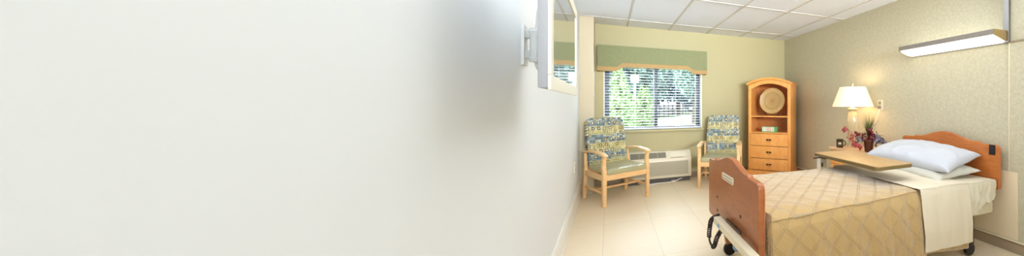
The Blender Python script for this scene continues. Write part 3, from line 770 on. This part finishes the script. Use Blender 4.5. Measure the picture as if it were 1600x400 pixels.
# parts are modelled in the bed's own frame: x from the footboard's face, y from the middle
fb = MB().prism(board(.775, .845, .340), 'x', 0, .036, .006, seg=3).build('footboard', M['cherry'], bed)
MB().prism(board(.772, .842, .343), 'x', .0352, .0415, .002).build('edge_band', M['cherry_edge'], fb)
pl_ = MB().prism([(-.125+.01, .680), (.095-.01, .680), (.095, .69), (.095, .717), (.085, .727), (-.115, .727), (-.125, .717), (-.125, .69)], 'x', -.006, 0, .002)
pl_ = pl_.build('name_plate', M['plastic_label'], fb); pl_.location = (0, .03, 0)
sm = MB()
for r_ in (0, 1):
    for i in range(8): sm.box(-.0072, -.0058, -.105+i*.024, -.092+i*.024, .688+r_*.021, .697+r_*.021, .0005)
sm.build('plate_slots', M['base_tan'], pl_, False)
for y_ in (.242, -.207):
    for z_ in (.52, .42): MB().lathe([(0, 0), (.011, 0), (.009, .004), (0, .005)], 12, T(0, y_, z_, ry=-PI/2)).build('bolt', M['dark_cord'], fb)
hx = BX1-BX0-.045
hb = MB().prism(board(.868, .945, .500), 'x', hx, hx+.036, .006, seg=3).build('headboard', M['head'], bed)
MB().box(hx-.004, hx+.001, 1.555-YM+.004, 1.605-YM, .785, .868, .004).build('control_panel', M['black'], hb)
rails = MB()
MB().bar([(-.05, .10, .408), (-.05, -.56, .408)], (.045, .05), (0, 0, 1), .006).bar([(-.05, .08, .41), (.06, .08, .36)], (.03, .03), (0, 0, 1), .004).bar([(-.05, -.2, .41), (.06, -.2, .36)], (.03, .03), (0, 0, 1), .004).build('foot_rail', M['cream'], bed)
MB().bar([(-.078, .0, .408), (-.078, -.03, .408)], (.02, .004), (0, 0, 1), 0).build('rail_label', M['blue'], bed, False)
MB().bar([(-.02, -.02, .447), (-.02, -.26, .447)], (.010, .012), (0, 0, 1), .004).build('bumper', M['black'], bed)
for s_ in (-1, 1):
    MB().box(.05, 2.14, s_*.40-.02, s_*.40+.02, .32, .38, .004).build('side_rail', M['cream'], bed)
MB().box(.04, 2.14, -.42, .42, .38, .40, .004).build('deck', M['cream'], bed, False)
MB().bar([(.08, .03, .36), (.16, -.04, .10)], (.05, .05), (0, 1, 0), .005).build('leg', M['cherry'], bed)
MB().bar([(.10, -.38, .33), (.14, -.38, .10)], (.05, .05), (0, 1, 0), .005).build('leg', M['cherry'], bed)
MB().bar([(.10, .38, .33), (.14, .38, .10)], (.05, .05), (0, 1, 0), .005).build('leg', M['cherry'], bed)
MB().bar([(1.90, -.38, .33), (1.89, -.385, .09)], (.05, .05), (0, 1, 0), .005).build('leg', M['black'], bed)
MB().bar([(1.90, .38, .33), (1.89, .385, .09)], (.05, .05), (0, 1, 0), .005).build('leg', M['black'], bed)
for x_, y_ in ((.15, -.385), (.15, .385), (1.89, -.385), (1.89, .385)):
    MB().lathe([(0, -.016), (.048, -.016), (.052, -.010), (.052, .010), (.048, .016), (0, .016)], 24, T(x_, y_, .053, rx=PI/2)).build('caster', M['black'], bed)
MB().box(.06, .12, .03, .09, .19, .215, .008).bar([(.09, .05, .2), (.14, 0, .16)], (.02, .02), (0, 0, 1), .003).build('brake_pedal', M['blue'], bed)

# coiled hand control cord
pth = smooth_path([(.70, 2.10, .43), (.655, 2.13, .40), (.655, 2.18, .33), (.66, 2.215, .24), (.665, 2.18, .20), (.665, 2.11, .22), (.67, 2.06, .30), (.70, 2.04, .36)], 40)
coil = []; L0 = len(pth)
for i, p in enumerate(pth):
    d = (pth[min(i+1, L0-1)]-pth[max(i-1, 0)]).normalized(); a = d.orthogonal().normalized()
    if i == 0: a0 = a
    a = (a0-d*a0.dot(d)).normalized(); a0 = a; c_ = d.cross(a); th = i*.95
    amp = .014 if i < L0*.42 or i > L0*.66 else .004
    coil.append(p+(a*math.cos(th)+c_*math.sin(th))*amp)
tag(MB().tube(coil, .0042, 6).build('coiled_cord', M['dark_cord']), 'dark coiled hand control cord looping below the footboard', 'cord')

ZM = .585      # mattress top
mt2 = MB().box(BX0+.065, BX1-.07, BY0+.035, BY1-.035, .402, ZM, .03, 4).build('mattress', M['mattress'])
tag(mt2, 'thick bed mattress under the tan bedspread and white sheets', 'mattress')

def fbm(x, y, s, seed=0): return noise.fractal(Vector((x*s, y*s, seed)), 1.0, 2.0, 3)
def drape_path(t, y0, y1, zt, zh0, zh1, flare, r=.035):
    """t in 0..1 from near hem over the top to far hem -> (y, z, arclen, side) ; side = 1 on a hanging part"""
    Ls0 = zt-zh0; Lt = y1-y0; Ls1 = zt-zh1; s = t*(Ls0+Lt+Ls1)
    if s < Ls0:
        q = Ls0-s; z = zt-q; y = y0-flare*min(1, q/.30)
        if q < r: a = q/r; y = y0+r*.35*(1-a)**2; z = zt-r*.55*a**1.6-(q-r*.55*a**1.6)*a*0-(.45*r)*(a**1.6)*a
        return y, z, s, min(1, q/.12)
    if s < Ls0+Lt:
        d = s-Ls0; e = min(d, Lt-d); yy = y0+d
        sag = .012*max(0, 1-e/.09)**2
        return yy, zt-sag*.0, s, 0
    q = s-Ls0-Lt; return y1+flare*min(1, q/.30), zt-q, s, min(1, q/.12)
def cloth(name, mat, x0, x1, y0, y1, zt, hem, hem_far, nu, nv, amp, flare=.03, foot=0, seed=0, topamp=.006, fold=9, droop=0, thick=.004):
    Lx = (x1-x0)+foot
    def fn(u, v):
        s = u*Lx-foot
        x = x0+max(0, s); dz = 0
        if s < 0: dz = -s; x = x0-.012*min(1, -s/.05)
        hm = hem(x) if callable(hem) else hem
        y, z, al, side = drape_path(v, y0, y1, zt, hm, hem_far, flare)
        n1 = fbm(x, al, 2.2, seed); n2 = fbm(x*1.0, al*.25, fold, seed+5)
        sgn = -1 if v < .5 else 1
        y += sgn*side*amp*(n2*1.2+.25*n1)
        if side == 0: z += topamp*n1+topamp*.6*fbm(x, y, 7, seed+2)
        else: z += topamp*n1*(1-side)
        z = z-dz
        if droop and s >= 0:
            k_ = max(0, 1-(x-x0)/1.0); e_ = max(0, 1-max(0, y-y0)/.13) if v < .5 else 0
            z -= droop*(.25+.75*k_)*e_**2*max(0, min(1, (z-hm)/.1)); y += .02*e_**2*max(0, min(1, 1-(zt-z)/.09)) if v < .5 else 0
        if dz > 0: x += .01*fbm(y*1.3, dz*.6, 9, seed+3)*min(1, dz/.06); z = max(z, .28 + .02*n2)
        if dz > 0 and side > 0: y -= sgn*.02*min(1, dz/.1)
        return (x+(side*amp*.4*fbm(al, x, 5, seed+8) if s > 0 else 0), y, z)
    def uvf(u, v): return (u*Lx, drape_path(v, y0, y1, zt, .2, hem_far, flare)[2])
    return grid_mesh(name, nu, nv, fn, mat, uvf, thick)
sp_ = cloth('bedspread', M['quilt'], .805, 1.965, BY0-.012, BY1-.02, .605, .165, .25, 190, 220, .012, .035, .22, 3, .009, 9, .05)
tag(sp_, 'tan diamond quilted bedspread draped over the foot half of the bed', 'bedspread')
fs_ = cloth('fitted_sheet', M['fitted'], 1.985, BX1-.075, BY0+.0, BY1-.01, .594, lambda x: .355+.11*max(0, (x-2.55)/.3)+.014*math.sin(x*31), .40, 150, 160, .022, .006, 0, 11, .003, 22, thick=.003)
tag(fs_, 'ivory fitted sheet pleated over the mattress beside the headboard', 'sheet')
sh_ = cloth('top_sheet', M['sheet'], 1.95, 2.46, BY0-.022, BY1-.012, .616, lambda x: .200-.03*(x-1.95), .25, 90, 200, .010, .036, 0, 21, .008, 6)
tag(sh_, 'ivory sheet folded back over the top of the tan bedspread', 'sheet')
sp2 = cloth('bedspread_lower', M['quilt'], 1.962, 2.45, BY0-.006, BY1-.03, .6005, lambda x: .150+.02*math.sin(x*7), .25, 60, 120, .008, .024, 0, 5, .002)
sp2.name = 'blanket'; tag(sp2, 'tan quilted blanket edge hanging below the folded sheet', 'blanket')

def pillow(name, mat, label, c, lx, ly, th, rot, seed):
    """lx across the bed head (x), ly along y"""
    b = bmesh.new(); n = 44; vs2 = {}
    def h(u, v):
        a = max(0, 1-abs(u)**2.6); d = max(0, 1-abs(v)**2.6); return (a*d)**.42
    for side in (1, -1):
        for i in range(n+1):
            for j in range(n+1):
                u, v = i/n*2-1, j/n*2-1; edge = i in (0, n) or j in (0, n)
                if side == -1 and edge: vs2[(side, i, j)] = vs2[(1, i, j)]; continue
                pin = 1-.07*(1-abs(u)**3)*abs(v)**6-.0; pinu = 1-.06*(1-abs(v)**3)*abs(u)**6
                x = u*lx/2*pinu; y = v*ly/2*pin
                hh = h(u, v)
                wr = .016*fbm(u*1.0+v*.3, v*.8, 2.1, seed)*hh+.010*fbm(u*2, v*4.5, 1.3, seed+4)*hh**.5
                z = side*th/2*hh*(1.0 if side > 0 else .55)+wr*(1 if side > 0 else .3) + .012*fbm(u, v, 1.2, seed+9)*(1-hh)
                vs2[(side, i, j)] = b.verts.new((x, y, z))
    for side in (1, -1):
        for i in range(n):
            for j in range(n):
                q = [vs2[(side, i, j)], vs2[(side, i+1, j)], vs2[(side, i+1, j+1)], vs2[(side, i, j+1)]]
                b.faces.new(q if side > 0 else q[::-1])
    m = MB(); m._add(b); o = m.build(name, mat); shade(o, 80)
    o.location = c; o.rotation_euler = rot
    return tag(o, label, 'pillow', 'pillows stacked on the bed')
pillow('pillow', M['pillow2'], 'flat white pillow underneath, lying on the fitted sheet', (2.575, 2.02, .632), .50, .78, .13, (0, math.radians(-5), math.radians(-3)), 31)
pillow('pillow', M['pillow'], 'plump white pillow on top, leaning toward the headboard', (2.585, 2.03, .735), .50, .80, .20, (math.radians(2), math.radians(-11), math.radians(5)), 57)

# ---------------------------------------------------------------- overbed table
ot = thing('overbed_table', 'overbed table with pale wood top and dark edge above the bed', 'table', (1.97, 2.13, 0), math.radians(1))
tw, tl_ = .385/2, .775/2
def rrect(a, b_, r): 
    p = []
    for cx_, cy_, a0 in ((a-r, b_-r, 0), (-(a-r), b_-r, PI/2), (-(a-r), -(b_-r), PI), (a-r, -(b_-r), 1.5*PI)): p += [(cx_+r*math.cos(a0+PI/2*i/6), cy_+r*math.sin(a0+PI/2*i/6)) for i in range(7)]
    return p
MB().prism(rrect(tw, tl_, .035), 'z', .712, .738, .003).build('edge_band', M['table_edge'], ot)
MB().prism(rrect(tw-.004, tl_-.004, .032), 'z', .7375, .7415, .001).build('tabletop', M['table_top'], ot)
MB().box(-.13, -.05, .30, .38, .685, .713, .004).bar([(-.12, .33, .70), (-.19, .35, .695), (-.21, .36, .69)], (.012, .008), (0, 0, 1), .002).build('release_handle', M['dark_cord'], ot)
MB().box(-.115, -.05, .372, .432, .30, .70, .006).build('column', M['white_plastic'], ot)
MB().box(-.14, -.055, .365, .44, .06, .42, .006).build('outer_column', M['cream'], ot)
MB().box(-.112, -.088, .3695, .373, .60, .64, .001).build('latch', M['table_edge'], ot, False)
MB().box(-.30, .12, .37, .43, .045, .085, .006).bar([(-.26, .40, .065), (-.26, -.20, .065)], (.035, .04), (0, 0, 1), .004).bar([(.08, .40, .065), (.08, -.20, .065)], (.035, .04), (0, 0, 1), .004).build('base', M['cream'], ot)
for x_, y_ in ((-.26, -.18), (.08, -.18), (-.27, .40), (.09, .40)):
    MB().lathe([(0, -.010), (.020, -.010), (.023, 0), (.020, .010), (0, .010)], 16, T(x_, y_, .0235, rx=PI/2)).build('caster', M['black'], ot)
